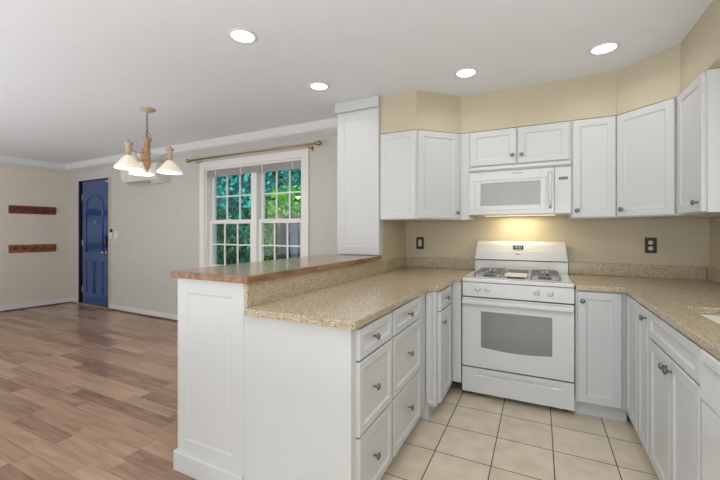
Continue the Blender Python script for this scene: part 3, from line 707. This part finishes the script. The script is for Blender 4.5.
tilt = math.atan2(.012, .076)
M_ = T(.372, .6215, 1.135) @ RX(-math.atan2(.02, .06))
disp = MB().box(-.043, .043, -.0025, .0, -.018, .018, mtx=M_).build('clock_display', clock_m, bgd)
tx = text('10:23', .028, digit_m, 'clock_digits', disp, M_ @ Vector((0, -.0032, 0)), (PI / 2 - math.atan2(.02, .06), 0, 0), .0002)
MB().lathe([(0, 0), (.028, 0), (.027, .003), (0, .004)], T(.372, .6105, 1.083) @ RX(PI / 2 - tilt) @ Matrix.Diagonal((1, .45, 1, 1)), 20).build('control_button_pad', enamel_mat, bgd)
for sx in (-1, 1):
    b = MB()
    for k in range(3): b.box(.372 + sx * (.075 + k * .03) - .009, .372 + sx * (.075 + k * .03) + .009, -.001, 0, -.005, .005, mtx=T(0, .6185, 1.12) @ RX(-tilt))
    b.build('touch_pads', key_m, bgd)
# burner grates and burners
def grate(x0, x1, y0, y1):
    b = MB(); z = .953; r = .0048
    for x in (x0, x1): b.box(x - r, x + r, y0, y1, z - .008, z)
    for y in (y0, (y0 + y1) / 2, y1): b.box(x0, x1, y - r, y + r, z - .008, z)
    for q in (.27, .73):
        yy = y0 + (y1 - y0) * q; xm = (x0 + x1) / 2
        for (ax, ay, bx_, by_) in ((x0, yy, xm - .028, yy), (x1, yy, xm + .028, yy), (xm, yy - .062, xm, yy - .026), (xm, yy + .062, xm, yy + .026)):
            b.box(min(ax, bx_) - (r if ax == bx_ else 0), max(ax, bx_) + (r if ax == bx_ else 0), min(ay, by_) - (r if ay == by_ else 0), max(ay, by_) + (r if ay == by_ else 0), z - .010, z + .003)
    for x in (x0, x1):
        for y in (y0, (y0 + y1) / 2, y1): b.box(x - .006, x + .006, y - .006, y + .006, .9195, z)
    return b.build('burner_grate', grate_m, ct)
grate(.085, .275, .075, .525); grate(.483, .673, .075, .525)
for x in (.18, .578):
    for y in (.1965, .4035):
        MB().lathe([(0, .0), (.048, .0), (.050, .004), (.040, .010), (.036, .016), (.034, .018), (0, .019)], T(x, y, .9193), 24).build('burner', mat('burner_cap_grey', (.12, .12, .12), .5), ct)
b = MB(); b.box(.30, .458, .09, .51, .932, .940, .003).box(.305, .315, .10, .50, .9195, .932).box(.443, .453, .10, .50, .9195, .932)
b.build('center_grate', enamel_mat, ct)
b = MB()
for k in range(8): b.box(.305, .453, .33 + k * .022, .337 + k * .022, .9405, .950)
b.box(.300, .308, .32, .50, .9405, .951).box(.450, .458, .32, .50, .9405, .951); b.build('center_bars', grate_m, ct)

# ------------------------------------------------------------------ outlets on the kitchen back wall
o = thing('light_switch', 'dark bronze switch plate with ivory rocker on the back wall left of the range', 'switch', (-1.095, YB, 1.098), 0)
MB().box(-.040, .040, -.007, -.001, 0, .124, .003).build('plate', bronze, o); MB().box(-.0165, .0165, -.012, -.0072, .028, .096, .002).build('rocker', ivory, o)
o = thing('outlet', 'dark bronze duplex outlet on the back wall right of the range', 'outlet', (.788, YB, 1.106), 0)
MB().box(-.038, .038, -.007, -.001, 0, .124, .003).build('plate', bronze, o)
for z in (.038, .084):
    rcp = MB().lathe([(0, 0), (.0165, 0), (.0155, .004), (0, .0045)], T(0, -.0072, z) @ RX(PI / 2), 20).build('receptacle', mat('pale_receptacle', (.75, .72, .68), .4), o)
    b = MB(); b.box(-.008, -.005, -.0125, -.0118, z - .004, z + .006).box(.005, .008, -.0125, -.0118, z - .004, z + .006); b.build('slots', black_pl, rcp)

# ------------------------------------------------------------------ outdoors
structure(MB().box(-30, 12, 3.95, 40, -.5, -.35).build('ground', grass_m))
fm = fence_mat()
fn = thing('garden_fence', 'blue grey vertical board fence outside the living room window', 'fence', (-5.35, 6.6, -.35))
b = MB(); b.box(-.06, .06, -.06, .06, 0, 2.02, .004); b.build('corner_post', mat('brown_post_wood', (.20, .14, .10), .8, var=.3), fn)
b = MB()
for k in range(24):
    x = .08 + k * .155; b.box(x, x + .14, -.012 + (k % 2) * .03, .012 + (k % 2) * .03, .05, 1.94, .002)
b.build('boards', fm, fn)
b = MB(); b.box(.06, 3.8, -.05, .06, 1.94, 1.99, .003); b.build('top_rail', mat('dark_rail_wood', (.06, .05, .05), .8), fn)
def tree(name, label, x, y, z, rx, ry, rz, n, ls, m, trunk=.07, cat='tree', group='garden trees behind the window'):
    r = thing(name, label, cat, (x, y, -.35), 0, group)
    b = MB(); b.tube([(0, 0, 0), (.05, .02, z * .4), (-.03, .03, z * .8), (.02, 0, z + .35)], [trunk, trunk * .8, trunk * .6, trunk * .3], 10); b.build('trunk', bark, r)
    verts, faces = [], []
    for i in range(n):
        while True:
            p = Vector((random.uniform(-1, 1), random.uniform(-1, 1), random.uniform(-1, 1)))
            if .35 < p.length < 1 + .12 * math.sin(p.x * 9 + p.z * 7): break
        c = Vector((p.x * rx, p.y * ry, p.z * rz + z + .35))
        d = Vector((random.gauss(0, 1), random.gauss(0, 1), random.gauss(0, .6))).normalized(); q = d.orthogonal().normalized(); q = Matrix.Rotation(random.uniform(0, 6.28), 3, d) @ q; e = d.cross(q)
        s = ls * random.uniform(.6, 1.3); k = len(verts)
        verts += [c - q * s, c - e * s * .4 + d * s * .08, c + q * s, c + e * s * .4 + d * s * .08]; faces.append((k, k + 1, k + 2, k + 3))
    me = bpy.data.meshes.new('foliage'); me.from_pydata(verts, [], faces); me.materials.append(m)
    o = bpy.data.objects.new('foliage', me); C.objects.link(o); o.parent = r
    return r
tree('garden_tree', 'tall blue green tree seen through the left window half', -9.1, 8.9, 2.35, 1.45, 1.0, 2.4, 5600, .13, leaf_teal)
tree('garden_tree', 'blue green tree seen at the top of the right window half', -7.6, 11.6, 3.3, 1.6, .9, 2.1, 5200, .13, leaf_teal)
tree('garden_tree', 'dark leafy tree farthest behind the window', -10.5, 14.5, 2.6, 6.5, 1.4, 3.4, 9000, .22, leaf_dark)
tree('garden_shrub', 'bright green shrub behind the fence in the right window half', -6.1, 8.0, 1.5, .9, .7, 1.0, 3800, .09, leaf_green, .04, 'shrub')
tree('garden_shrub', 'bright green shrub left of the brown fence post', -5.28, 5.95, .95, .26, .3, 1.0, 1700, .075, leaf_green, .03, 'shrub')
tree('garden_shrub', 'dark green shrub low in the left window half', -8.0, 6.9, .85, 1.1, .6, 1.15, 3200, .09, leaf_dark, .03, 'shrub')
tree('garden_shrub', 'small yellow orange flowering shrub low in the left window half', -6.35, 5.35, 1.2, .08, .08, .2, 120, .055, leaf_yellow, .02, 'shrub')
tree('garden_shrub', 'pale yellow leafed shrub above the fence at the right', -5.65, 9.35, 1.95, .45, .4, .45, 420, .09, leaf_yellow, .03, 'shrub')
